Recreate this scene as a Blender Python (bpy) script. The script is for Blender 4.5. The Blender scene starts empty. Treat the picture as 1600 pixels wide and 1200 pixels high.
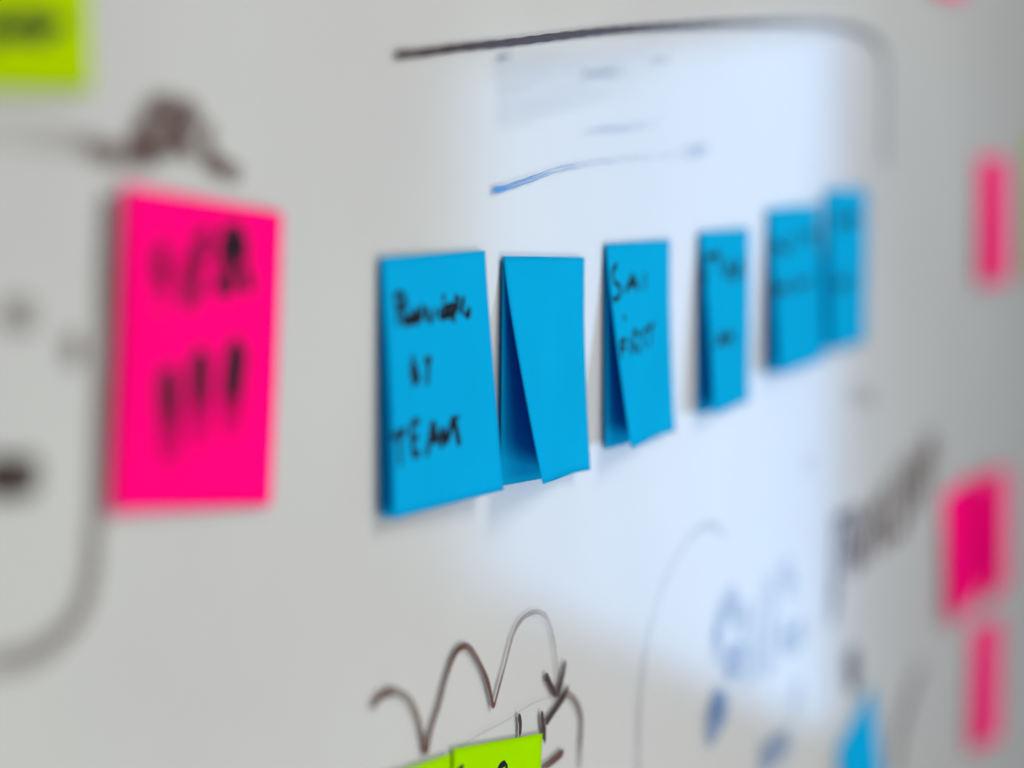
import bpy, bmesh, math, random
from mathutils import Matrix, Vector

random.seed(4)
SC = bpy.context.scene
COL = SC.collection

# ------------------------------------------------------------------ camera
# the board is the plane y = 0 (x along it, z up); the viewer stands at negative y
CAM = dict(x=0.0, y=-0.31939, z=1.5, yaw=0.404916, pitch=0.090666, lens=86.6191, focus=0.825, fstop=2.9)

cd = bpy.data.cameras.new('camera')
cam = bpy.data.objects.new('camera', cd)
COL.objects.link(cam)
fwd = Vector((math.cos(CAM['yaw']) * math.cos(CAM['pitch']), math.sin(CAM['yaw']) * math.cos(CAM['pitch']), -math.sin(CAM['pitch'])))
rgt = Vector((math.sin(CAM['yaw']), -math.cos(CAM['yaw']), 0))
upv = rgt.cross(fwd)
cam.matrix_world = Matrix(((rgt.x, upv.x, -fwd.x, CAM['x']), (rgt.y, upv.y, -fwd.y, CAM['y']), (rgt.z, upv.z, -fwd.z, CAM['z']), (0, 0, 0, 1)))
cd.lens = CAM['lens']; cd.sensor_width = 36; cd.clip_start = 0.02; cd.clip_end = 50
cd.dof.use_dof = True; cd.dof.focus_distance = CAM['focus']; cd.dof.aperture_fstop = CAM['fstop']
SC.camera = cam

# ------------------------------------------------------------------ light
w = bpy.data.worlds.new('World'); SC.world = w; w.use_nodes = True
bg = w.node_tree.nodes['Background']
bg.inputs[0].default_value = (0.98, 0.98, 1.0, 1); bg.inputs[1].default_value = 0.29
SC.view_settings.view_transform = 'Standard'; SC.view_settings.look = 'None'
SC.view_settings.exposure = 0.06; SC.view_settings.gamma = 1
SC.cycles.use_denoising = True; SC.cycles.max_bounces = 10; SC.cycles.transparent_max_bounces = 24
SC.cycles.sample_clamp_indirect = 6

NOTES = {
    'n1': dict(x=0.6469, z=1.4717, W=0.0752, H=0.0772, rot=0.0070, front=(0.0036, 0.0066, 1.3, 0.001), back=(0.0006, 0.001, 1.5, 0.0)),
    'n2': dict(x=0.7372, z=1.4688, W=0.0715, H=0.0752, rot=0.0401, front=(0.0148, 0.0008, 1.3, 0.0006), back=(0.0004, 0.004, 1.6, 0.0)),
    'n3': dict(x=0.8301, z=1.4699, W=0.0685, H=0.0745, rot=0.0052, front=(0.01, 0.0004, 1.35, 0.0004), back=(0.0003, 0.003, 1.6, 0.0)),
    'n4': dict(x=0.9345, z=1.4715, W=0.0640, H=0.0735, rot=0.0000, front=(0.0062, 0.0002, 1.2, 0.0012), back=(-0.0002, 0.0008, 1.5, 0.0)),
    'n5': dict(x=1.0250, z=1.4790, W=0.0790, H=0.0720, rot=-0.0105, front=(0.0055, 0.003, 1.3, 0.0008), back=(-0.0002, 0.0008, 1.5, 0.0)),
    'n6': dict(x=1.1140, z=1.4866, W=0.0735, H=0.0757, rot=0.0087, front=(0.0035, 0.0002, 1.2, 0.001), back=(0.0002, 0.0008, 1.5, 0.0)),
    'pink': dict(x=0.5080, z=1.4942, W=0.0795, H=0.0790, rot=0.1047, front=(0.0002, 0.0002, 1.3, 0.0008), back=(0.0001, 0.0001, 1.5, 0.0)),
    'g1': dict(x=0.6968, z=1.3144, W=0.0745, H=0.0760, rot=0.1484, front=(0.0025, 0.001, 1.3, 0.0003), back=(0.0002, 0.0002, 1.5, 0.0)),
    'pA': dict(x=1.4398, z=1.5019, W=0.0750, H=0.0755, rot=0.0087, front=(0.002, 0.002, 1.3, 0.0005), back=(0.0, 0.0, 1.5, 0.0)),
    'pC': dict(x=1.4428, z=1.2230, W=0.0780, H=0.0755, rot=0.1047, front=(0.002, 0.002, 1.3, 0.0005), back=(0.0, 0.0, 1.5, 0.0)),
    'y': dict(x=0.4158, z=1.5899, W=0.0760, H=0.0760, rot=-0.0262, front=(0.0005, 0.0005, 1.3, 0.0004), back=(0, 0, 1.5, 0)),
    'g0': dict(x=0.6191, z=1.3193, W=0.0760, H=0.0760, rot=0.0785, front=(0.001, 0.001, 1.3, 0.0003), back=(0, 0, 1.5, 0)),
    'pB1': dict(x=1.3629, z=1.3109, W=0.0800, H=0.0755, rot=-0.0524, front=(0.004, 0.002, 1.3, 0.001), back=(0, 0, 1.5, 0)),
    'pB2': dict(x=1.4443, z=1.3113, W=0.0700, H=0.0755, rot=0.0000, front=(0.003, 0.001, 1.3, 0.001), back=(0, 0, 1.5, 0)),
    'bL': dict(x=1.1485, z=1.2131, W=0.0660, H=0.0755, rot=-0.2967, front=(0.004, 0.002, 1.3, 0.001), back=(0, 0, 1.5, 0)),
    'yR': dict(x=1.5913, z=1.5184, W=0.0755, H=0.0945, rot=0.0000, front=(0.002, 0.002, 1.3, 0.0005), back=(0, 0, 1.5, 0)),
    'pT': dict(x=1.3118, z=1.6655, W=0.0755, H=0.0755, rot=0.0000, front=(0.001, 0.001, 1.3, 0.0003), back=(0, 0, 1.5, 0)),
}
# handwriting on each note: (width mm, ink density along the stroke, points u, v on the sheet)
WRITING = {
    'n1': [
        (1.3, [0.75, 0.85], [(0.1, 0.135), (0.116, 0.224)]),
        (1.3, [0.6, 0.7, 0.6], [(0.099, 0.14), (0.179, 0.153), (0.161, 0.192), (0.101, 0.204)]),
        (1.3, [0.7, 0.4], [(0.111, 0.219), (0.108, 0.273)]),
        (1.4, [0.7, 0.7], [(0.184, 0.153), (0.193, 0.213)]),
        (1.4, [0.9, 0.95, 0.9, 0.95], [(0.152, 0.211), (0.169, 0.254), (0.21, 0.256), (0.233, 0.22)]),
        (1.4, [0.9, 0.95, 0.9], [(0.239, 0.26), (0.275, 0.217), (0.304, 0.266)]),
        (1.4, [0.95, 0.95], [(0.165, 0.246), (0.305, 0.258)]),
        (1.3, [0.9, 0.9], [(0.345, 0.19), (0.316, 0.261)]),
        (1.4, [0.9, 0.9, 0.95], [(0.374, 0.202), (0.392, 0.243), (0.43, 0.272)]),
        (1.3, [0.85, 0.85], [(0.408, 0.213), (0.365, 0.256)]),
        (1.3, [0.85, 0.9], [(0.464, 0.211), (0.456, 0.261)]),
        (1.3, [0.95, 0.95], [(0.565, 0.159), (0.541, 0.194)]),
        (1.2, [0.8, 0.9, 0.8], [(0.52, 0.208), (0.513, 0.254), (0.569, 0.252)]),
        (1.1, [0.7, 0.8], [(0.577, 0.201), (0.564, 0.246)]),
        (1.1, [0.7, 0.8], [(0.616, 0.192), (0.607, 0.248)]),
        (1.3, [0.95, 0.95], [(0.656, 0.184), (0.695, 0.177)]),
        (1.4, [0.95, 0.95], [(0.501, 0.248), (0.665, 0.243)]),
        (1.0, [0.8, 0.8], [(0.531, 0.214), (0.671, 0.21)]),
        (1.0, [0.7, 0.7], [(0.702, 0.175), (0.672, 0.241)]),
        (1.1, [0.7, 0.8], [(0.667, 0.194), (0.652, 0.245)]),
        (1.3, [0.95, 0.95], [(0.645, 0.25), (0.621, 0.282)]),
        (1.1, [0.7, 0.8], [(0.753, 0.177), (0.708, 0.253)]),
        (1.2, [0.85, 0.9, 0.8], [(0.741, 0.25), (0.785, 0.257), (0.798, 0.221)]),
        (1.3, [0.75, 0.85], [(0.239, 0.382), (0.199, 0.466)]),
        (1.5, [0.95, 0.95, 0.95, 0.9], [(0.217, 0.418), (0.255, 0.445), (0.218, 0.458), (0.225, 0.49)]),
        (1.4, [0.9, 0.9, 0.8], [(0.218, 0.455), (0.268, 0.476), (0.207, 0.499)]),
        (1.5, [0.95, 0.95], [(0.345, 0.396), (0.351, 0.434)]),
        (1.3, [0.9, 0.8, 0.6], [(0.393, 0.394), (0.361, 0.453), (0.347, 0.517)]),
        (1.4, [0.6, 0.95], [(0.01, 0.687), (0.138, 0.669)]),
        (1.4, [0.95, 0.6, 0.5], [(0.074, 0.678), (0.076, 0.733), (0.077, 0.807)]),
        (1.3, [0.6, 0.6], [(0.186, 0.644), (0.187, 0.773)]),
        (1.4, [0.9, 0.95], [(0.18, 0.651), (0.262, 0.641)]),
        (1.4, [0.9, 0.95], [(0.18, 0.713), (0.244, 0.704)]),
        (1.4, [0.95, 0.9], [(0.181, 0.773), (0.251, 0.767)]),
        (1.4, [0.6, 0.95, 0.95], [(0.307, 0.793), (0.341, 0.738), (0.385, 0.651)]),
        (1.4, [0.95, 0.9], [(0.385, 0.651), (0.415, 0.756)]),
        (1.4, [0.9, 0.95], [(0.335, 0.733), (0.437, 0.722)]),
        (1.4, [0.9, 0.95], [(0.455, 0.775), (0.458, 0.688)]),
        (1.5, [0.95, 0.95], [(0.459, 0.683), (0.51, 0.76)]),
        (1.4, [0.95, 0.95], [(0.499, 0.754), (0.577, 0.653)]),
        (1.5, [0.95, 0.8], [(0.577, 0.653), (0.616, 0.778)]),
        (0.8, [0.7, 0.2], [(0.576, 0.663), (0.638, 0.661)]),
    ],
    'n3': [
        (1.4, [0.7, 0.7, 0.8], [(0.146, 0.1), (0.068, 0.135), (0.064, 0.185)]),
        (1.4, [0.8, 0.9, 0.85], [(0.064, 0.185), (0.165, 0.22), (0.119, 0.268)]),
        (1.4, [0.9, 0.8], [(0.119, 0.268), (0.025, 0.271)]),
        (1.5, [0.85, 0.95], [(0.24, 0.248), (0.375, 0.158)]),
        (1.5, [0.95, 0.9], [(0.375, 0.158), (0.441, 0.25)]),
        (1.4, [0.9, 0.9], [(0.27, 0.211), (0.449, 0.205)]),
        (1.3, [0.7, 0.7], [(0.574, 0.152), (0.549, 0.254)]),
        (1.5, [0.7, 0.7], [(0.166, 0.352), (0.201, 0.379)]),
        (1.3, [0.8, 0.75], [(0.064, 0.473), (0.056, 0.566)]),
        (1.3, [0.8, 0.7], [(0.061, 0.479), (0.179, 0.473)]),
        (1.2, [0.7, 0.7], [(0.056, 0.516), (0.153, 0.509)]),
        (1.3, [0.8, 0.8], [(0.252, 0.464), (0.219, 0.557)]),
        (1.3, [0.8, 0.8, 0.8], [(0.293, 0.555), (0.329, 0.442), (0.426, 0.473)]),
        (1.3, [0.8, 0.8], [(0.321, 0.506), (0.417, 0.556)]),
        (1.2, [0.75, 0.75, 0.7], [(0.565, 0.435), (0.462, 0.475), (0.521, 0.536)]),
        (1.2, [0.75, 0.7], [(0.563, 0.442), (0.709, 0.423)]),
        (1.2, [0.75, 0.7], [(0.636, 0.433), (0.595, 0.541)]),
    ],
    'n4': [
        (1.5, [0.6, 0.6], [(0.079, 0.12), (0.001, 0.293)]),
        (1.5, [0.8, 0.8], [(0.085, 0.142), (0.353, 0.129)]),
        (1.5, [0.8, 0.8], [(0.327, 0.128), (0.35, 0.249)]),
        (1.7, [0.9, 0.9, 0.9, 0.9], [(0.455, 0.289), (0.532, 0.184), (0.646, 0.275), (0.788, 0.171)]),
        (1.7, [0.9, 0.9], [(0.788, 0.171), (0.807, 0.281)]),
        (1.4, [0.8, 0.8], [(0.129, 0.646), (0.275, 0.566)]),
        (1.4, [0.8, 0.8], [(0.275, 0.566), (0.392, 0.643)]),
        (1.4, [0.75, 0.75], [(0.438, 0.546), (0.558, 0.653)]),
        (1.3, [0.7, 0.7], [(0.17, 0.609), (0.595, 0.598)]),
    ],
    'n5': [
        (1.5, [0.8, 0.8], [(0.058, 0.287), (0.11, 0.173)]),
        (1.5, [0.8, 0.8], [(0.101, 0.211), (0.287, 0.279)]),
        (1.5, [0.8, 0.8], [(0.287, 0.279), (0.36, 0.168)]),
        (1.4, [0.75, 0.75], [(0.47, 0.268), (0.54, 0.159)]),
        (1.4, [0.75, 0.75], [(0.681, 0.262), (0.697, 0.15)]),
        (1.4, [0.75, 0.75], [(0.69, 0.198), (0.906, 0.182)]),
        (1.5, [0.8, 0.8], [(0.048, 0.434), (0.045, 0.557)]),
        (1.5, [0.8, 0.8], [(0.059, 0.496), (0.272, 0.478)]),
        (1.5, [0.8, 0.8], [(0.28, 0.439), (0.284, 0.558)]),
        (1.5, [0.75, 0.75], [(0.466, 0.435), (0.475, 0.547)]),
        (1.5, [0.75, 0.75], [(0.484, 0.491), (0.759, 0.476)]),
    ],
    'n6': [
        (1.6, [0.8, 0.8], [(0.254, 0.139), (0.263, 0.279)]),
        (1.6, [0.8, 0.8], [(0.443, 0.133), (0.46, 0.27)]),
        (1.6, [0.8, 0.8], [(0.275, 0.203), (0.698, 0.176)]),
        (1.6, [0.8, 0.8], [(0.668, 0.127), (0.693, 0.258)]),
        (1.7, [0.85, 0.85], [(0.166, 0.536), (0.192, 0.656)]),
        (1.7, [0.85, 0.85], [(0.195, 0.596), (0.475, 0.586)]),
        (1.7, [0.8, 0.8], [(0.511, 0.522), (0.546, 0.646)]),
    ],
    'pink': [
        (2.2, [0.5, 0.6, 0.6], [(0.191, 0.181), (0.201, 0.244), (0.211, 0.295)]),
        (2.0, [0.6, 0.6], [(0.192, 0.189), (0.267, 0.175)]),
        (1.8, [0.5, 0.5], [(0.201, 0.24), (0.262, 0.224)]),
        (2.4, [0.8, 0.8], [(0.218, 0.342), (0.231, 0.372)]),
        (2.0, [0.6, 0.6], [(0.204, 0.295), (0.288, 0.278)]),
        (2.0, [0.7, 0.6, 0.7], [(0.438, 0.118), (0.43, 0.208), (0.446, 0.289)]),
        (2.6, [0.85, 0.9, 0.85], [(0.353, 0.331), (0.4, 0.316), (0.45, 0.285)]),
        (2.0, [0.6, 0.7], [(0.48, 0.154), (0.507, 0.199)]),
        (1.8, [0.5, 0.5], [(0.358, 0.274), (0.37, 0.192)]),
        (1.8, [0.5, 0.5], [(0.438, 0.126), (0.527, 0.102)]),
        (2.4, [0.8, 0.7, 0.9], [(0.597, 0.101), (0.614, 0.196), (0.638, 0.257)]),
        (2.6, [0.85, 0.95], [(0.629, 0.249), (0.691, 0.292)]),
        (2.2, [0.75, 0.75], [(0.597, 0.105), (0.735, 0.09)]),
        (2.6, [0.85, 0.9], [(0.735, 0.09), (0.725, 0.205)]),
        (2.2, [0.7, 0.85], [(0.725, 0.205), (0.807, 0.279)]),
        (2.0, [0.6, 0.6], [(0.652, 0.114), (0.658, 0.235)]),
        (1.8, [0.6, 0.6], [(0.536, 0.284), (0.626, 0.271)]),
        (3.9, [0.9, 0.97, 0.95, 0.5, 0.25, 0.15], [(0.274, 0.54), (0.287, 0.6), (0.296, 0.664), (0.304, 0.701), (0.312, 0.781), (0.325, 0.862)]),
        (3.9, [0.9, 0.95, 0.9, 0.45, 0.2, 0.12], [(0.475, 0.477), (0.48, 0.545), (0.482, 0.617), (0.486, 0.658), (0.493, 0.73), (0.501, 0.802)]),
        (4.2, [0.97, 0.99, 0.97, 0.4, 0.2, 0.12], [(0.714, 0.439), (0.707, 0.517), (0.694, 0.604), (0.693, 0.644), (0.699, 0.707), (0.705, 0.771)]),
    ],
    'y': [
        (4.2, [0.6, 0.7], [(0.435, 0.78), (0.447, 0.852)]),
        (4.2, [0.6, 0.7], [(0.447, 0.852), (0.535, 0.792)]),
        (4, [0.7, 0.7], [(0.535, 0.792), (0.551, 0.85)]),
        (4, [0.7, 0.7], [(0.593, 0.783), (0.603, 0.85)]),
        (4, [0.7, 0.75], [(0.598, 0.809), (0.691, 0.796)]),
        (4.5, [0.8, 0.85], [(0.698, 0.78), (0.688, 0.848)]),
        (4.2, [0.75, 0.8], [(0.695, 0.844), (0.758, 0.783)]),
        (4.2, [0.75, 0.8], [(0.758, 0.783), (0.782, 0.839)]),
        (4, [0.7, 0.7], [(0.827, 0.773), (0.817, 0.823)]),
    ],
    'g1': [
        (2.2, [0.95, 0.95, 0.95], [(0.482, 0.132), (0.523, 0.108), (0.58, 0.101)]),
        (2.0, [0.9, 0.95], [(0.036, 0.103), (0.114, 0.077)]),
        (2, [0.9, 0.9], [(0.58, 0.101), (0.601, 0.158)]),
    ],
}
# marker strokes on the glass: (label, width mm, density, ink, streakiness, points in mm along and up the board)
STROKES = [
    ('long hand-drawn black line over the blue notes, turning down at its right end', (2.3, 3.6), [1, 1, 1, 1, 1, 1, 0.93, 0.75, 0.63, 0.63, 0.75, 0.93, 0.99, 0.99, 0.96, 0.75], 'black', 0.75, [(658.2, 1530.8), (676.7, 1532.2), (704.7, 1534.9), (745.2, 1538.3), (783.9, 1541.9), (839.0, 1546.7), (901.0, 1551.1), (979.9, 1556.1), (1071.9, 1560.9), (1134.7, 1562.6), (1180.5, 1561.5), (1211.1, 1556.6), (1222.9, 1544.9), (1223.8, 1528.9), (1223.4, 1512.9), (1223.0, 1496.8)]),
    ('thin blue marker stroke above the blue notes', (2.0160000000000005, 2.0160000000000005), [1, 1, 0.75, 0.6, 0.4, 0.25, 0.15, 0.1, 0.06], 'blue', 1.0, [(729.5, 1490.3), (737.3, 1490.7), (745.2, 1491.6), (764.2, 1494.0), (784.1, 1496.7), (807.9, 1498.4), (839.5, 1500.0), (880.2, 1501.2), (909.3, 1502.2)]),
    ('faded end of the blue stroke', (5.040000000000001, 5.040000000000001), [0.0, 0.25, 0.3, 0.0], 'blue', 0.3, [(909.3, 1502.2), (926.8, 1503.3), (934.6, 1503.8), (949.7, 1504.9)]),
    ('faint wiped stroke', (3.9200000000000004, 3.9200000000000004), [0.0, 0.22, 0.2, 0.0], 'blue', 0.4, [(804.8, 1509.6), (826.5, 1510.7), (855.9, 1512.0), (890.7, 1514.6)]),
    ('wiped smear', (15.680000000000001, 15.680000000000001), [0.0, 0.1, 0.1, 0.07, 0.0], 'slate', 0.15, [(725.5, 1526.9), (739.9, 1528.1), (778.2, 1530.7), (839.1, 1534.3), (908.7, 1538.0)]),
    ('wiped smear', (17.92, 17.92), [0.0, 0.09, 0.07, 0.0], 'slate', 0.15, [(726.5, 1515.3), (739.9, 1516.6), (755.9, 1517.9), (778.3, 1520.5)]),
    ('wiped smear', (11.200000000000001, 11.200000000000001), [0.0, 0.1, 0.08, 0.0], 'slate', 0.2, [(745.2, 1514.6), (778.3, 1519.5), (820.1, 1523.7), (872.8, 1528.1)]),
    ('wiped smear', (5.6000000000000005, 5.6000000000000005), [0.0, 0.2, 0.2, 0.0], 'slate', 0.5, [(801.7, 1529.5), (816.9, 1530.2), (832.7, 1531.4), (855.7, 1532.8)]),
    ('wiped smear', (4.48, 4.48), [0.0, 0.2, 0.0], 'blue', 0.5, [(876.2, 1536.6), (886.8, 1537.7), (901.3, 1538.7)]),
    ('wiped smear', (4.48, 4.48), [0.0, 0.35, 0.2, 0.0], 'slate', 0.5, [(730.6, 1532.3), (737.3, 1533.2), (741.0, 1533.5), (748.4, 1534.2)]),
    ('brown looping curve with pointed feet above the green notes', (2.576, 2.576), [1, 1, 0.93, 0.6, 0.57, 0.63, 0.825, 1], 'brown', 0.7, [(640.8, 1339.0), (645.1, 1341.3), (652.0, 1341.7), (658.1, 1340.3), (664.7, 1337.2), (669.7, 1332.8), (673.3, 1327.6), (677.8, 1316.6)]),
    ('brown looping curve with pointed feet above the green notes', (2.3520000000000003, 2.3520000000000003), [1, 1, 0.9, 1, 1, 0.825, 0.9, 1, 1], 'brown', 0.75, [(677.8, 1316.6), (681.6, 1323.8), (687.8, 1330.8), (692.6, 1337.8), (698.5, 1343.7), (704.3, 1345.7), (710.8, 1344.1), (718.4, 1337.8), (725.0, 1330.2), (729.7, 1320.5)]),
    ('brown looping curve with pointed feet above the green notes', (1.6800000000000002, 1.6800000000000002), [0.97, 0.9, 0.7, 0.6, 0.55, 0.5, 0.42, 0.4, 0.45, 0.5, 0.6], 'slate', 0.8, [(729.7, 1320.5), (733.9, 1326.3), (739.3, 1333.2), (746.3, 1342.1), (755.0, 1346.4), (766.8, 1346.4), (776.0, 1342.6), (781.9, 1333.9), (784.3, 1326.7), (785.5, 1321.9), (786.1, 1313.6)]),
    ('arrowhead at the end of the looping curve', (2.9120000000000004, 2.9120000000000004), [1, 1, 1], 'black', 0.5, [(774.3, 1323.4), (779.0, 1318.9), (784.3, 1313.5)]),
    ('arrowhead at the end of the looping curve', (2.9120000000000004, 2.9120000000000004), [0.9, 1, 1], 'black', 0.5, [(793.2, 1324.8), (790.2, 1319.2), (784.9, 1313.0)]),
    ('arrow stroke', (2.9120000000000004, 2.9120000000000004), [0.75, 1, 1, 1], 'black', 0.5, [(796.3, 1314.8), (790.9, 1311.8), (783.7, 1309.1), (774.4, 1305.9)]),
    ('arrow stroke', (2.688, 2.688), [1, 1, 1], 'black', 0.5, [(770.9, 1311.3), (772.1, 1306.6), (773.3, 1300.3)]),
    ('arrow stroke', (2.4640000000000004, 2.4640000000000004), [1, 1], 'black', 0.5, [(773.8, 1306.0), (773.8, 1299.0)]),
    ('pale curved line beside the arrowheads', (2.688, 2.688), [0.375, 0.6, 0.75, 0.9, 0.75, 0.45], 'brown', 0.8, [(787.9, 1312.8), (796.3, 1311.6), (804.3, 1306.9), (808.7, 1300.4), (808.1, 1291.9), (807.0, 1281.7)]),
    ('hair-thin line', (0.672, 0.672), [0.22, 0.25, 0.22, 0.2, 0.15], 'slate', 0.5, [(693.9, 1313.0), (716.3, 1314.3), (739.8, 1314.3), (761.8, 1315.4), (780.2, 1314.4)]),
    ('short stroke above the green note', (2.4640000000000004, 2.4640000000000004), [1, 1, 1], 'black', 0.5, [(750.7, 1314.4), (752.3, 1310.8), (751.8, 1306.1)]),
    ('stroke to the right of the green note', (2.9120000000000004, 2.9120000000000004), [1, 1, 0.75], 'brown', 0.5, [(791.6, 1292.4), (782.6, 1291.4), (771.0, 1290.7)]),
    ('blurred brown lettering above the large pink note', (6.048, 6.048), [0.465, 0.605, 0.605], 'brown', 0.2, [(494.0, 1503.6), (498.9, 1502.1), (507.3, 1500.9)]),
    ('blurred brown lettering above the large pink note', (6.720000000000001, 6.720000000000001), [0.605, 0.698, 0.698], 'brown', 0.2, [(514.1, 1500.0), (515.4, 1504.3), (518.4, 1508.4)]),
    ('blurred brown lettering above the large pink note', (6.048, 6.048), [0.558, 0.698, 0.558], 'brown', 0.2, [(517.8, 1508.1), (524.5, 1513.1), (534.8, 1513.7)]),
    ('blurred brown lettering above the large pink note', (6.048, 6.048), [0.558, 0.651, 0.465], 'brown', 0.2, [(534.2, 1513.6), (542.8, 1511.2), (538.4, 1506.7)]),
    ('blurred brown lettering above the large pink note', (5.376, 5.376), [0.558, 0.512], 'brown', 0.2, [(514.2, 1500.6), (526.9, 1501.3)]),
    ('blurred brown lettering above the large pink note', (4.704000000000001, 4.704000000000001), [0.279, 0.279], 'brown', 0.2, [(525.5, 1505.5), (536.1, 1501.6)]),
    ('blurred brown lettering above the large pink note', (6.048, 6.048), [0.558, 0.558, 0.605, 0.465], 'brown', 0.2, [(551.1, 1509.8), (549.1, 1504.5), (553.5, 1499.3), (566.7, 1495.7)]),
    ('blurred brown lettering above the large pink note', (5.376, 5.376), [0.558, 0.558], 'brown', 0.2, [(529.8, 1507.9), (524.2, 1500.6)]),
    ('blurred brown lettering above the large pink note', (6.048, 6.048), [0.651, 0.744, 0.558], 'brown', 0.2, [(528.1, 1512.3), (535.8, 1505.7), (542.0, 1500.0)]),
    ('blurred brown lettering above the large pink note', (6.048, 6.048), [0.698, 0.698], 'brown', 0.2, [(521.4, 1510.9), (517.0, 1499.7)]),
    ('blurred brown lettering above the large pink note', (5.376, 5.376), [0.558, 0.558], 'brown', 0.2, [(534.8, 1512.7), (529.0, 1500.0)]),
    ('blurred brown lettering above the large pink note', (5.376, 5.376), [0.465, 0.512], 'brown', 0.2, [(517.1, 1503.1), (522.3, 1498.8)]),
    ('blurred brown lettering above the large pink note', (5.376, 5.376), [0.465, 0.465], 'brown', 0.2, [(502.2, 1502.1), (515.0, 1500.0)]),
    ('blurred brown lettering above the large pink note', (5.376, 5.376), [0.372, 0.372], 'brown', 0.2, [(546.4, 1499.7), (557.4, 1497.4)]),
    ('blurred brown lettering above the large pink note', (4.032, 4.032), [0.232, 0.232], 'brown', 0.2, [(537.7, 1505.6), (543.9, 1500.0)]),
    ('blurred box outline around the marks at the left', (5.6000000000000005, 5.6000000000000005), [0.105, 0.135, 0.18, 0.375], 'brown', 0.4, [(448.7, 1506.9), (463.0, 1505.7), (480.7, 1504.7), (496.7, 1503.6)]),
    ('blurred box outline around the marks at the left', (5.040000000000001, 5.040000000000001), [0.825, 0.75, 0.675, 0.675, 0.63, 0.63, 0.63, 0.6, 0.57, 0.45, 0.375], 'brown', 0.4, [(502.5, 1492.4), (501.0, 1477.3), (499.7, 1462.1), (497.9, 1443.9), (496.2, 1425.7), (494.1, 1410.6), (491.6, 1400.2), (486.5, 1393.4), (477.3, 1389.0), (465.6, 1387.2), (447.1, 1388.7)]),
    ('short dark dash at the left', (9.520000000000001, 9.520000000000001), [0.9, 0.93, 0.675], 'black', 0.3, [(448.5, 1431.0), (460.6, 1429.0), (471.7, 1428.4)]),
    ('faint mark', (7.840000000000001, 7.840000000000001), [0.45, 0.525, 0.3], 'brown', 0.3, [(458.1, 1465.7), (465.5, 1465.3), (471.8, 1464.0)]),
    ('faint mark', (6.720000000000001, 6.720000000000001), [0.45, 0.675, 0.45], 'brown', 0.3, [(484.1, 1460.0), (486.7, 1455.7), (488.2, 1451.5)]),
    ('blurred brown lettering right of the window glare', (7.6160000000000005, 7.6160000000000005), [0.96, 0.96], 'brown', 0.2, [(1142.6, 1331.2), (1138.9, 1286.6)]),
    ('blurred brown lettering right of the window glare', (7.6160000000000005, 7.6160000000000005), [0.96, 0.96], 'brown', 0.2, [(1168.3, 1323.0), (1179.1, 1294.3)]),
    ('blurred brown lettering right of the window glare', (6.664000000000001, 6.664000000000001), [0.72, 0.72], 'brown', 0.2, [(1142.8, 1326.5), (1186.0, 1327.1)]),
    ('blurred brown lettering right of the window glare', (7.6160000000000005, 7.6160000000000005), [0.96, 0.96, 0.96], 'brown', 0.2, [(1196.0, 1296.6), (1211.8, 1325.3), (1225.8, 1300.3)]),
    ('blurred brown lettering right of the window glare', (7.6160000000000005, 7.6160000000000005), [0.96, 0.96], 'brown', 0.2, [(1242.0, 1336.5), (1238.8, 1298.4)]),
    ('blurred brown lettering right of the window glare', (7.6160000000000005, 7.6160000000000005), [0.96, 1], 'brown', 0.2, [(1261.5, 1342.6), (1273.4, 1300.9)]),
    ('blurred brown lettering right of the window glare', (6.664000000000001, 6.664000000000001), [0.84, 0.84], 'brown', 0.2, [(1246.4, 1304.0), (1278.6, 1306.4)]),
    ('blurred brown lettering right of the window glare', (7.6160000000000005, 7.6160000000000005), [0.96, 0.96], 'brown', 0.2, [(1298.8, 1341.9), (1295.2, 1307.6)]),
    ('blurred brown lettering right of the window glare', (9.520000000000001, 9.520000000000001), [1, 0.96], 'brown', 0.2, [(1327.0, 1353.0), (1326.3, 1317.6)]),
    ('blurred brown lettering right of the window glare', (7.6160000000000005, 7.6160000000000005), [0.84, 0.84], 'brown', 0.2, [(1146.4, 1297.9), (1135.9, 1277.7)]),
    ('blurred brown lettering right of the window glare', (7.6160000000000005, 7.6160000000000005), [0.84, 0.84], 'brown', 0.2, [(1159.1, 1321.1), (1156.7, 1297.8)]),
    ('blurred brown lettering right of the window glare', (7.6160000000000005, 7.6160000000000005), [0.84, 0.84], 'brown', 0.2, [(1187.3, 1325.3), (1183.8, 1296.8)]),
    ('blurred brown lettering right of the window glare', (7.6160000000000005, 7.6160000000000005), [0.96, 0.96], 'brown', 0.2, [(1224.0, 1333.7), (1220.8, 1299.4)]),
    ('blurred brown lettering right of the window glare', (7.6160000000000005, 7.6160000000000005), [0.84, 0.84], 'brown', 0.2, [(1284.6, 1345.2), (1281.2, 1309.5)]),
    ('blurred brown lettering right of the window glare', (7.6160000000000005, 7.6160000000000005), [0.84, 0.84], 'brown', 0.2, [(1314.2, 1347.2), (1312.0, 1314.1)]),
    ('blurred brown lettering right of the window glare', (7.6160000000000005, 7.6160000000000005), [0.72, 0.72], 'brown', 0.2, [(1342.2, 1347.9), (1340.3, 1330.2)]),
    ('blurred brown lettering right of the window glare', (7.6160000000000005, 7.6160000000000005), [0.24, 0.24], 'brown', 0.2, [(1165.4, 1386.5), (1207.8, 1379.5)]),
    ('dark dot above the lower blue note', (29.120000000000005, 29.120000000000005), [1, 1, 1], 'black', 0.1, [(1183.6, 1251.6), (1174.2, 1247.5), (1166.2, 1242.0)]),
    ('slanted grey stroke beside the lower blue note', (10.080000000000002, 10.080000000000002), [0.45, 0.6, 0.75, 1, 1], 'black', 0.2, [(1317.5, 1224.6), (1295.3, 1212.9), (1279.1, 1202.2), (1266.1, 1189.3), (1261.6, 1173.0)]),
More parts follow.
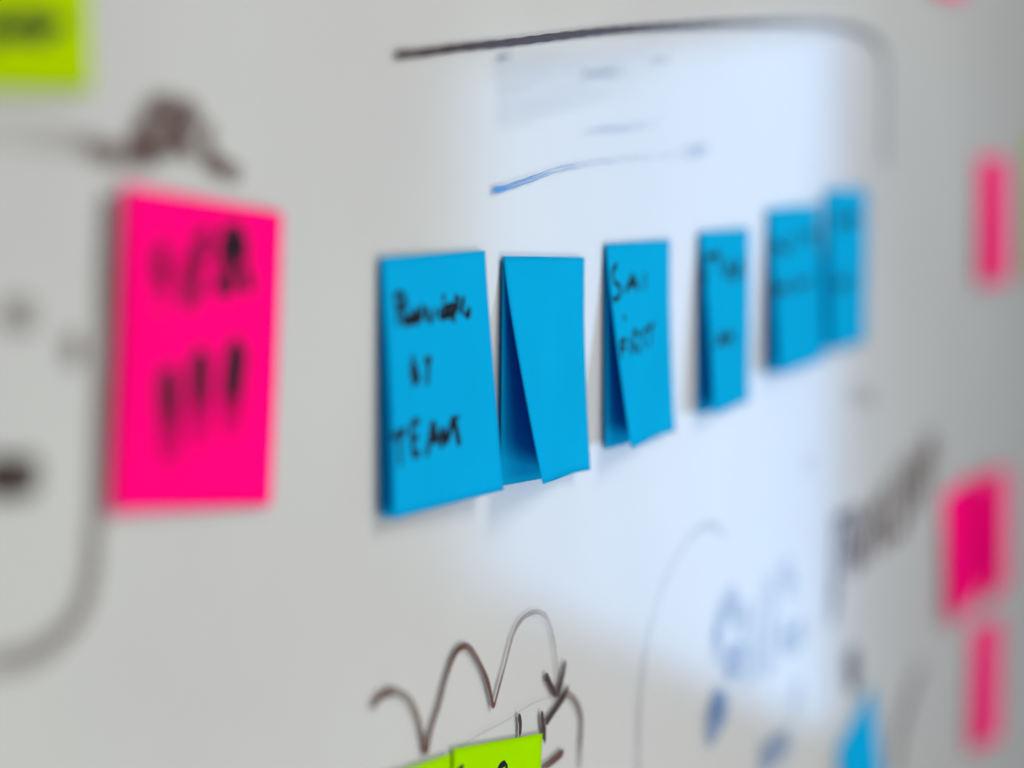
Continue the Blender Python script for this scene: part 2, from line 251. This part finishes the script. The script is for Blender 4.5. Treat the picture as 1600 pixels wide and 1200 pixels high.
    ('pale blue handwriting in the window glare', (12.88, 12.88), [0.255, 0.34, 0.255], 'blue', 0.2, [(988.0, 1317.3), (967.6, 1309.8), (959.4, 1299.1)]),
    ('pale blue handwriting in the window glare', (10.304, 10.304), [0.2125, 0.2975], 'blue', 0.2, [(959.3, 1305.9), (966.3, 1291.1)]),
    ('pale blue handwriting in the window glare', (10.304, 10.304), [0.2125, 0.255], 'blue', 0.2, [(986.3, 1316.2), (988.5, 1300.7)]),
    ('pale blue handwriting in the window glare', (10.304, 10.304), [0.2125, 0.255, 0.2125], 'blue', 0.2, [(1022.6, 1308.9), (1015.6, 1294.5), (1019.9, 1273.8)]),
    ('pale blue handwriting in the window glare', (10.304, 10.304), [0.2125, 0.255], 'blue', 0.2, [(1006.5, 1293.3), (1003.5, 1272.8)]),
    ('pale blue handwriting in the window glare', (12.88, 12.88), [0.255, 0.34], 'blue', 0.2, [(1052.7, 1319.9), (1071.2, 1303.8)]),
    ('pale blue handwriting in the window glare', (10.304, 10.304), [0.255, 0.255], 'blue', 0.2, [(1031.7, 1317.4), (1043.7, 1298.1)]),
    ('pale blue handwriting in the window glare', (12.88, 12.88), [0.255, 0.2975], 'blue', 0.2, [(1054.0, 1281.8), (1090.4, 1282.7)]),
    ('pale blue handwriting in the window glare', (10.304, 10.304), [0.2125, 0.2125], 'blue', 0.2, [(1057.5, 1294.3), (1054.1, 1278.9)]),
    ('pale blue handwriting in the window glare', (18.032, 18.032), [0.51, 0.5525, 0.34], 'blue', 0.2, [(973.6, 1273.3), (960.1, 1269.3), (947.0, 1264.0)]),
    ('pale blue handwriting in the window glare', (12.88, 12.88), [0.2975, 0.255], 'blue', 0.2, [(954.9, 1278.5), (978.9, 1268.1)]),
    ('pale blue handwriting in the window glare', (15.456, 15.456), [0.425, 0.425], 'blue', 0.2, [(1021.0, 1236.5), (1068.5, 1236.1)]),
    ('pale blue handwriting in the window glare', (12.88, 12.88), [0.255, 0.255], 'blue', 0.2, [(1082.9, 1261.5), (1073.3, 1245.5)]),
    ('pale blue handwriting in the window glare', (12.88, 12.88), [0.255, 0.255], 'blue', 0.2, [(986.8, 1296.9), (983.8, 1278.1)]),
    ('pale blue handwriting in the window glare', (12.88, 12.88), [0.255, 0.2975], 'blue', 0.2, [(1037.0, 1299.3), (1033.1, 1271.2)]),
    ('pale blue handwriting in the window glare', (12.88, 12.88), [0.255, 0.255], 'blue', 0.2, [(999.7, 1311.2), (995.7, 1295.3)]),
    ('pale blue handwriting in the window glare', (12.88, 12.88), [0.2975, 0.255], 'blue', 0.2, [(969.8, 1289.1), (1000.4, 1287.4)]),
    ('faint tall arc in the window glare', (2.9120000000000004, 2.9120000000000004), [0.25, 0.3, 0.22, 0.12, 0.14, 0.17, 0.25, 0.35, 0.4], 'slate', 0.5, [(970.1, 1343.7), (958.2, 1349.7), (941.9, 1351.4), (921.4, 1347.5), (903.3, 1340.0), (886.5, 1327.5), (874.5, 1309.7), (869.1, 1290.9), (868.0, 1266.3)]),
    ('faint dot in the window glare', (6.720000000000001, 6.720000000000001), [0.3, 0.3], 'slate', 0.2, [(1091.5, 1364.1), (1095.9, 1356.8)]),
]
WINDOW = dict(x=2.2887, y=-0.5429, z=1.3153, dx=-0.7124, dy=0.7017, width=0.8629, height=0.5925)


def area(name, loc, target, sx, sy, power, color):
    l = bpy.data.lights.new(name, 'AREA'); l.shape = 'RECTANGLE'; l.size = sx; l.size_y = sy
    l.energy = power; l.color = color
    o = bpy.data.objects.new(name, l); COL.objects.link(o)
    o.location = loc
    o.rotation_euler = (Vector(target) - Vector(loc)).to_track_quat('-Z', 'Y').to_euler()
    return o

# warm ceiling lamp in front of the board, plus two added fill lights with no visible source
area('ceiling_lamp', (1.08, -0.80, 2.12), (0.85, 0, 1.4), 0.45, 0.45, 7.6, (1.0, 0.96, 0.94))
area('low_fill', (0.80, -0.62, 0.92), (0.80, 0, 1.30), 0.4, 0.3, 3.1, (1.0, 0.975, 0.96))  # added fill from below, brightens the lower middle of the board
area('fill_lamp', (0.0, -1.25, 1.7), (0.9, 0, 1.45), 1.0, 0.9, 6.5, (1.0, 0.975, 0.96))  # added fill from the left, lifts the shade beside and under the notes
# the bright window that mirrors in the glass of the board
WL = bpy.data.lights.new('window_light', 'AREA'); WL.shape = 'RECTANGLE'
WL.size = WINDOW['width']; WL.size_y = WINDOW['height']
WL.energy = 3.1 * WINDOW['width'] * WINDOW['height'] * 2.95; WL.color = (0.31, 0.58, 1.0)
wo = bpy.data.objects.new('window_light', WL); COL.objects.link(wo)
ax = Vector((WINDOW['dx'], WINDOW['dy'], 0)).normalized()
nz = Vector((-ax.y, ax.x, 0))
if nz.dot(Vector((0.8, 0, 0)) - Vector((WINDOW['x'], WINDOW['y'], 0))) > 0:
    nz = -nz
ux = Vector((0, 0, 1)).cross(nz)
wo.matrix_world = Matrix(((ux.x, 0, nz.x, WINDOW['x']), (ux.y, 0, nz.y, WINDOW['y']), (0, 1, 0, WINDOW['z']), (0, 0, 0, 1)))

# ------------------------------------------------------------------ materials
def new_mat(name):
    m = bpy.data.materials.new(name); m.use_nodes = True
    nt = m.node_tree; nt.nodes.clear()
    out = nt.nodes.new('ShaderNodeOutputMaterial')
    return m, nt, out

def N(nt, t, **kw):
    n = nt.nodes.new(t)
    for k, v in kw.items():
        if k in n.inputs: n.inputs[k].default_value = v
        else: setattr(n, k, v)
    return n

def math_node(nt, op, a, b=None, clamp=False):
    n = nt.nodes.new('ShaderNodeMath'); n.operation = op; n.use_clamp = clamp
    for i, v in enumerate((a, b)):
        if v is None: continue
        if hasattr(v, 'is_linked') or hasattr(v, 'links'): nt.links.new(v, n.inputs[i])
        else: n.inputs[i].default_value = v
    return n.outputs[0]

GLOSS = 0.035
def glass_material():
    m, nt, out = new_mat('board_glass')
    fr = N(nt, 'ShaderNodeFresnel', IOR=1.5)
    geo = nt.nodes.new('ShaderNodeNewGeometry')
    notback = math_node(nt, 'SUBTRACT', 1.0, geo.outputs['Backfacing'])
    fac = math_node(nt, 'MULTIPLY', fr.outputs[0], notback)
    gl = N(nt, 'ShaderNodeBsdfGlossy', Roughness=GLOSS)
    tr = nt.nodes.new('ShaderNodeBsdfTransparent'); tr.inputs[0].default_value = (0.985, 0.995, 0.985, 1)
    tc = nt.nodes.new('ShaderNodeTexCoord')
    no = N(nt, 'ShaderNodeTexNoise', Scale=7.0, Detail=3.0)
    nt.links.new(tc.outputs['Object'], no.inputs['Vector'])
    mr = N(nt, 'ShaderNodeMapRange'); mr.inputs['To Min'].default_value = 0.08; mr.inputs['To Max'].default_value = 0.12
    nt.links.new(no.outputs[0], mr.inputs[0]); nt.links.new(mr.outputs[0], gl.inputs['Roughness'])
    mx = nt.nodes.new('ShaderNodeMixShader')
    nt.links.new(fac, mx.inputs[0]); nt.links.new(tr.outputs[0], mx.inputs[1]); nt.links.new(gl.outputs[0], mx.inputs[2])
    nt.links.new(mx.outputs[0], out.inputs[0])
    return m

def backing_material():
    m, nt, out = new_mat('board_backing')
    p = nt.nodes.new('ShaderNodeBsdfPrincipled')
    p.inputs['Roughness'].default_value = 0.6; p.inputs['Specular IOR Level'].default_value = 0.15
    tc = nt.nodes.new('ShaderNodeTexCoord')
    no = N(nt, 'ShaderNodeTexNoise', Scale=5.0, Detail=4.0)
    nt.links.new(tc.outputs['Object'], no.inputs['Vector'])
    cr = nt.nodes.new('ShaderNodeValToRGB')
    cr.color_ramp.elements[0].position = 0.35; cr.color_ramp.elements[0].color = (0.478, 0.468, 0.474, 1)
    cr.color_ramp.elements[1].position = 0.70; cr.color_ramp.elements[1].color = (0.525, 0.527, 0.525, 1)
    nt.links.new(no.outputs[0], cr.inputs[0]); nt.links.new(cr.outputs[0], p.inputs['Base Color'])
    nt.links.new(p.outputs[0], out.inputs[0])
    return m

def ink_material(name, color, streak, glossy=True, soft=False):
    """marker ink: density stored along the stroke, darker rims, dry streaks running with the stroke"""
    m, nt, out = new_mat(name)
    at = nt.nodes.new('ShaderNodeAttribute'); at.attribute_name = 'ink_density'
    uv = nt.nodes.new('ShaderNodeUVMap'); uv.uv_map = 'UVMap'
    sep = nt.nodes.new('ShaderNodeSeparateXYZ'); nt.links.new(uv.outputs[0], sep.inputs[0])
    rim = math_node(nt, 'ABSOLUTE', math_node(nt, 'SUBTRACT', sep.outputs[1], 0.5))
    rim = math_node(nt, 'POWER', math_node(nt, 'MULTIPLY', rim, 2.0), 3.0)
    mp = nt.nodes.new('ShaderNodeMapping'); mp.inputs['Scale'].default_value = (5.0, 3.5, 1.0)
    nt.links.new(uv.outputs[0], mp.inputs[0])
    no = N(nt, 'ShaderNodeTexNoise', Scale=1.0, Detail=3.0)
    nt.links.new(mp.outputs[0], no.inputs['Vector'])
    # streak term: (noise - .5) * streak + rim * streak * .25, weighted by dryness (1 - density)
    s = math_node(nt, 'MULTIPLY', math_node(nt, 'SUBTRACT', no.outputs[0], 0.52), 2.2 * streak)
    s = math_node(nt, 'ADD', s, math_node(nt, 'MULTIPLY', math_node(nt, 'SUBTRACT', rim, 0.25), 0.7 * streak))
    dry = math_node(nt, 'MULTIPLY', math_node(nt, 'SUBTRACT', 1.0, at.outputs['Fac']), at.outputs['Fac'])
    s = math_node(nt, 'MULTIPLY', s, math_node(nt, 'MULTIPLY', dry, 3.0))
    alpha = math_node(nt, 'ADD', at.outputs['Fac'], s, clamp=True)
    if soft:   # wiped ink: thins out towards both rims
        edge = math_node(nt, 'POWER', math_node(nt, 'ABSOLUTE', math_node(nt, 'SUBTRACT', math_node(nt, 'MULTIPLY', sep.outputs[1], 2.0), 1.0)), 2.0)
        alpha = math_node(nt, 'MULTIPLY', alpha, math_node(nt, 'SUBTRACT', 1.0, edge))
    df = nt.nodes.new('ShaderNodeBsdfDiffuse'); df.inputs[0].default_value = (*color, 1)
    if glossy:
        fr = N(nt, 'ShaderNodeFresnel', IOR=1.5)
        gl = N(nt, 'ShaderNodeBsdfGlossy', Roughness=0.10)
        mx = nt.nodes.new('ShaderNodeMixShader')
        nt.links.new(fr.outputs[0], mx.inputs[0]); nt.links.new(df.outputs[0], mx.inputs[1]); nt.links.new(gl.outputs[0], mx.inputs[2])
        body = mx.outputs[0]
    else:
        body = df.outputs[0]
    tr = nt.nodes.new('ShaderNodeBsdfTransparent')
    fm = nt.nodes.new('ShaderNodeMixShader')
    nt.links.new(alpha, fm.inputs[0]); nt.links.new(tr.outputs[0], fm.inputs[1]); nt.links.new(body, fm.inputs[2])
    nt.links.new(fm.outputs[0], out.inputs[0])
    return m

def paper_material(name, color, thru):
    m, nt, out = new_mat(name)
    tc = nt.nodes.new('ShaderNodeTexCoord')
    no = N(nt, 'ShaderNodeTexNoise', Scale=900.0, Detail=4.0)
    big = N(nt, 'ShaderNodeTexNoise', Scale=25.0, Detail=2.0)
    nt.links.new(tc.outputs['Object'], no.inputs['Vector']); nt.links.new(tc.outputs['Object'], big.inputs['Vector'])
    mixv = math_node(nt, 'ADD', math_node(nt, 'MULTIPLY', no.outputs[0], 0.10), math_node(nt, 'MULTIPLY', big.outputs[0], 0.16))
    val = math_node(nt, 'ADD', mixv, 0.87)
    hsv = nt.nodes.new('ShaderNodeHueSaturation'); hsv.inputs['Color'].default_value = (*color, 1)
    nt.links.new(val, hsv.inputs['Value'])
    bp = N(nt, 'ShaderNodeBump', Strength=0.12, Distance=0.0004)
    nt.links.new(no.outputs[0], bp.inputs['Height'])
    p = nt.nodes.new('ShaderNodeBsdfPrincipled'); p.inputs['Roughness'].default_value = 0.75
    p.inputs['Specular IOR Level'].default_value = 0.0
    nt.links.new(hsv.outputs[0], p.inputs['Base Color']); nt.links.new(bp.outputs[0], p.inputs['Normal'])
    tl = nt.nodes.new('ShaderNodeBsdfTranslucent'); tl.inputs[0].default_value = (color[0] ** 1.3, color[1] ** 1.6, min(1, color[2] * 1.15), 1)
    mx = nt.nodes.new('ShaderNodeMixShader'); mx.inputs[0].default_value = thru
    nt.links.new(p.outputs[0], mx.inputs[1]); nt.links.new(tl.outputs[0], mx.inputs[2])
    nt.links.new(mx.outputs[0], out.inputs[0])
    return m

GLASS = glass_material(); BACKING = backing_material()
INKS = {'black': (0.030, 0.012, 0.008), 'brown': (0.085, 0.032, 0.020), 'blue': (0.0, 0.12, 0.38), 'slate': (0.04, 0.08, 0.16)}
_ink = {}
def ink(kind, streak, glossy=True, soft=False):
    k = (kind, round(streak, 1), glossy, soft)
    if k not in _ink: _ink[k] = ink_material('%s_marker_ink' % kind, INKS[kind], k[1], glossy, soft)
    return _ink[k]
PEN = ink_material('black_pen_ink', (0.012, 0.014, 0.02), 0.15, False)
BLUE = paper_material('blue_paper', (0.003, 0.415, 0.73), 0.30)
PINK = paper_material('pink_paper', (1.0, 0.002, 0.20), 0.15)
LIME = paper_material('lime_paper', (0.29, 0.62, 0.0), 0.15)
YELLOW = paper_material('yellow_paper', (0.38, 0.57, 0.0), 0.15)

# ------------------------------------------------------------------ builders
def link(name, me, mat, parent=None):
    o = bpy.data.objects.new(name, me); COL.objects.link(o)
    if mat: me.materials.append(mat)
    if parent: o.parent = parent
    return o

def empty(name, loc=(0, 0, 0)):
    o = bpy.data.objects.new(name, None); o.location = loc; o.empty_display_size = 0.02
    COL.objects.link(o)
    return o

def box_mesh(name, x0, x1, y0, y1, z0, z1, bev=0.0):
    bm = bmesh.new(); bmesh.ops.create_cube(bm, size=1)
    for v in bm.verts:
        v.co = Vector(((x0 + x1) / 2 + v.co.x * (x1 - x0), (y0 + y1) / 2 + v.co.y * (y1 - y0), (z0 + z1) / 2 + v.co.z * (z1 - z0)))
    if bev: bmesh.ops.bevel(bm, geom=bm.edges[:], offset=bev, segments=2, affect='EDGES')
    me = bpy.data.meshes.new(name); bm.to_mesh(me); bm.free()
    return me

def sheet_point(n, u, v, which='front', off=0.0):
    """board-space point (x, y, z) of the sheet: u across 0..1, v down 0..1"""
    W, H = n['W'], n['H']
    q = u; u = min(1.0, max(0.0, u)); v = max(1e-6, v)
    hl, hr, pv, bulge = n[which]
    lift = (v ** pv) * (hl * (1 - u) ** 1.15 + hr * u ** 1.1) + bulge * math.sin(math.pi * v) * (0.35 + 0.65 * (1 - u))
    base = 0.00045 if which == 'front' else 0.0002
    down = v * H - min(0.5 * lift * lift / (v * H + 0.004), 0.3 * v * H)
    full = (v ** pv) * abs(hl - hr)
    across = q * W
    across += (0.5 - u) * 0.5 * full * full / W
    cx = math.cos(n['rot']); sx = math.sin(n['rot'])
    return (n['x'] + across * cx - down * sx, -(base + lift + off), n['z'] - across * sx - down * cx)

def smooth(pts, dens, step):
    """Catmull-Rom through the points, resampled; returns [(x, y, density)]"""
    P = [Vector(p) for p in pts]
    if len(dens) != len(P):
        dens = [dens[min(len(dens) - 1, int(i * (len(dens) - 1) / (len(P) - 1) + 0.5))] for i in range(len(P))]
    Q = [P[0] * 2 - P[1]] + P + [P[-1] * 2 - P[-2]]
    out = []
    for i in range(1, len(Q) - 2):
        a, b, c, d = Q[i - 1:i + 3]
        n = max(2, int((c - b).length / step))
        for k in range(n):
            t = k / n
            p = 0.5 * ((2 * b) + (c - a) * t + (2 * a - 5 * b + 4 * c - d) * t * t + (3 * b - a - 3 * c + d) * t ** 3)
            out.append((p.x, p.y, dens[i - 1] * (1 - t) + dens[i] * t))
    out.append((P[-1].x, P[-1].y, dens[-1]))
    return out

def ribbon_data(path, width, rnd):
    taper = 1.0
    if isinstance(width, (tuple, list)): width, taper = width[0], width[1] / width[0]
    """strip with rounded ends: rows of (x, y, u, v, density); five points across"""
    n = len(path); rows = []; s = 0.0
    total = sum(math.hypot(path[i + 1][0] - path[i][0], path[i + 1][1] - path[i][1]) for i in range(n - 1))
    ph = rnd.random() * 6
    for i in range(n):
        a = path[max(0, i - 1)]; b = path[min(n - 1, i + 1)]
        tx, ty = b[0] - a[0], b[1] - a[1]; L = math.hypot(tx, ty) or 1; tx /= L; ty /= L
        if i: s += math.hypot(path[i][0] - path[i - 1][0], path[i][1] - path[i - 1][1])
        e = min(s, total - s) / (width * 0.5)
        k = math.sqrt(max(0.0, 1 - (1 - min(1, e)) ** 2)) * 0.82 + 0.18
        ww = width * (1 + (taper - 1) * i / (n - 1)) * k * (1 + 0.07 * math.sin(s / width * 0.9 + ph))
        row = []
        for j in range(5):
            f = j / 4 - 0.5
            row.append((path[i][0] - ty * ww * f, path[i][1] + tx * ww * f, s, j / 4, path[i][2]))
        rows.append(row)
    return rows

def clusters(strips, gap=0.0):
    """groups strips that touch each other: one letter or figure each"""
    B = []
    for rows in strips:
        xs = [q[0] for r in rows for q in r]; ys = [q[1] for r in rows for q in r]
        B.append((min(xs) - gap, max(xs) + gap, min(ys) - gap, max(ys) + gap))
    out = []
    for i, s in enumerate(strips):
        hit = [c for c in out if any(B[i][0] < B[j][1] and B[j][0] < B[i][1] and B[i][2] < B[j][3] and B[j][2] < B[i][3] for j in c)]
        new = [i] + [j for c in hit for j in c]
        out = [c for c in out if c not in hit] + [new]
    return [[strips[j] for j in sorted(c)] for c in out]

def ribbons_mesh(name, strips, mapper):
    """joins strips into one mesh; each ink layer a few microns above the last, with a real thickness"""
    V = []; Fc = []; UV = []; DN = []
    for k, rows in enumerate(strips):
        base = len(V)
        for row in rows:
            for x, y, u, v, d in row:
                V.append(mapper(x, y, 0.00004 + 0.00002 * k)); UV.append((u * 10, v)); DN.append(d)
        for i in range(len(rows) - 1):
            for j in range(4):
                a = base + i * 5 + j
                Fc.append((a, a + 5, a + 6, a + 1))
    me = bpy.data.meshes.new(name); me.from_pydata([tuple(v) for v in V], [], Fc)
    ul = me.uv_layers.new(name='UVMap')
    for lp in me.loops: ul.data[lp.index].uv = UV[lp.vertex_index]
    at = me.attributes.new('ink_density', 'FLOAT', 'POINT')
    for i, d in enumerate(DN): at.data[i].value = d
    me.update()
    return me

# ------------------------------------------------------------------ the board
board = empty('whiteboard', (0.9, 0, 0.75))
board['label'] = 'glossy white glass writing board covered in marker lines, with a bright window mirrored in it'
board['category'] = 'whiteboard'
GAP = 0.0009
gl = link('glass_pane', box_mesh('glass_pane', -0.7, 2.5, 0.0, GAP, 0.75, 2.05), GLASS, board)
bk = link('white_backing', box_mesh('white_backing', -0.7, 2.5, GAP + 0.0003, 0.02, 0.75, 2.05, 0.001), BACKING, board)
for o in (gl, bk): o.location = -board.location
rnd = random.Random(2)
NAMES = (('lettering', 'marker_letter'), ('handwriting', 'marker_letter'), ('arrow', 'marker_arrow'), ('smear', 'marker_smear'), ('wiped', 'marker_smear'), ('dot', 'marker_dot'), ('box', 'marker_box'))
groups = []
for st in STROKES:
    lab = st[0]
    if groups and groups[-1][0] == lab: groups[-1][1].append(st)
    else: groups.append((lab, [st]))
for lab, sts in groups:
    name = next((n for w_, n in NAMES if w_ in lab), 'marker_line')
    strips = [ribbon_data(smooth([(x / 1000, z / 1000) for x, z in s[5]], s[2], 0.0012), [q / 1000 for q in s[1]], rnd) for s in sts]
    for cl in clusters(strips):
        me = ribbons_mesh(name, cl, lambda x, y, h: (x, -h, y))
        o = link(name, me, ink(sts[0][3], sts[0][4], True, 'wiped' in lab), board)
        o.location = -board.location
        if name not in ('marker_letter',): o['label'] = lab

# ------------------------------------------------------------------ sticky notes
def sheet_mesh(name, n, which, org, nu=20, nv=24, curl=0.0):
    V = []; Fc = []; T = 0.00016
    for side in (0, 1):
        for j in range(nv + 1):
            for i in range(nu + 1):
                p = sheet_point(n, i / nu, max(j / nv, 1e-6), which, T if side else 0.0)
                V.append((p[0] - org[0], p[1] - org[1], p[2] - org[2]))
    W1 = nu + 1; S = W1 * (nv + 1)
    for j in range(nv):
        for i in range(nu):
            a = j * W1 + i
            Fc.append((a, a + 1, a + 1 + W1, a + W1))
            a += S
            Fc.append((a, a + W1, a + 1 + W1, a + 1))
    ring = [i for i in range(nu + 1)] + [j * W1 + nu for j in range(1, nv + 1)] + [nv * W1 + i for i in range(nu - 1, -1, -1)] + [j * W1 for j in range(nv - 1, 0, -1)]
    for k in range(len(ring)):
        a, b = ring[k], ring[(k + 1) % len(ring)]
        Fc.append((a, a + S, b + S, b))
    me = bpy.data.meshes.new(name); me.from_pydata(V, [], Fc)
    bm = bmesh.new(); bm.from_mesh(me); bmesh.ops.recalc_face_normals(bm, faces=bm.faces); bm.to_mesh(me); bm.free()
    for p in me.polygons: p.use_smooth = len(p.vertices) == 4 and p.index < 2 * nu * nv
    return me

BOLD = {'n1': 1.9, 'n3': 1.55, 'n4': 1.9, 'n5': 2.0, 'n6': 2.0, 'pink': 2.6, 'y': 1.7, 'g1': 1.0}

def sticky_note(key, mat, label, group, back=True, dy=0.0):
    n = NOTES[key]
    org = Vector((n['x'], -dy, n['z']))
    t = empty('sticky_note', org)
    t['label'] = label; t['category'] = 'sticky note'; t['group'] = group
    o0 = (org.x, 0, org.z)
    link('front_sheet', sheet_mesh('front_sheet', n, 'front', o0), mat, t)
    if back: link('back_sheet', sheet_mesh('back_sheet', n, 'back', o0), mat, t)
    if key in WRITING:
        r2 = random.Random(key)
        W, H = n['W'], n['H']; bold = BOLD.get(key, 1.25)
        strips = [ribbon_data(smooth([(u * W, v * H) for u, v in pts], [min(1, q * 1.25) for q in dens], 0.0009), wd * bold / 1000, r2) for wd, dens, pts in WRITING[key]]
        def mp(x, y, h):
            p = sheet_point(n, x / W, max(y / H, 1e-6), 'front', 0.00016 + h)
            return (p[0] - o0[0], p[1], p[2] - o0[2])
        for cl in clusters(strips): link('letter', ribbons_mesh('letter', cl, mp), PEN, t)
    return t

ROW = 'blue sticky notes in a row across the board'
sticky_note('n1', BLUE, 'blue sticky note with BY TEAM in black capitals, leftmost and largest of the row', ROW)
sticky_note('n2', BLUE, 'blank blue sticky note with its lower left corner lifted far off the board', ROW)
sticky_note('n3', BLUE, 'blue sticky note with two short written words, between the blank note and the narrow one', ROW)
sticky_note('n4', BLUE, 'narrow blurred blue sticky note, fourth from the left in the blue row', ROW)
sticky_note('n5', BLUE, 'blurred blue sticky note with two dark written lines, touching the last note of the row', ROW)
sticky_note('n6', BLUE, 'last and highest blue sticky note at the right end of the blue row', ROW)
sticky_note('bL', BLUE, 'blurred tilted blue sticky note at the bottom edge, below the dark dot', 'blue sticky notes')
sticky_note('pink', PINK, 'large bright pink sticky note with three thick black marks, left of the blue row', 'pink sticky notes')
PR = 'blurred pink sticky notes down the right side'
sticky_note('pA', PINK, 'blurred narrow pink sticky note at the right, level with the last blue notes', PR, False)
sticky_note('pB1', PINK, 'blurred pink sticky note overlapped at its right edge, beside the brown lettering', PR, False)
sticky_note('pB2', PINK, 'blurred pink sticky note overlapping its pink neighbour from the right', PR, False, 0.0035)
sticky_note('pC', PINK, 'blurred paler pink sticky note, lowest at the right', PR, False)
sticky_note('pT', PINK, 'faint pink sticky note edge at the very top right', PR, False)
sticky_note('g1', LIME, 'lime green sticky note in sharp focus at the bottom, with black pen marks', 'lime green sticky notes')
sticky_note('g0', LIME, 'lime green sticky note at the bottom edge, under the foot of the brown loops', 'lime green sticky notes', False)
sticky_note('y', YELLOW, 'yellow-green sticky note with dark lettering in the top left corner', 'yellow sticky notes')
sticky_note('yR', YELLOW, 'sliver of a yellow sticky note at the right edge of the picture', 'yellow sticky notes', False)
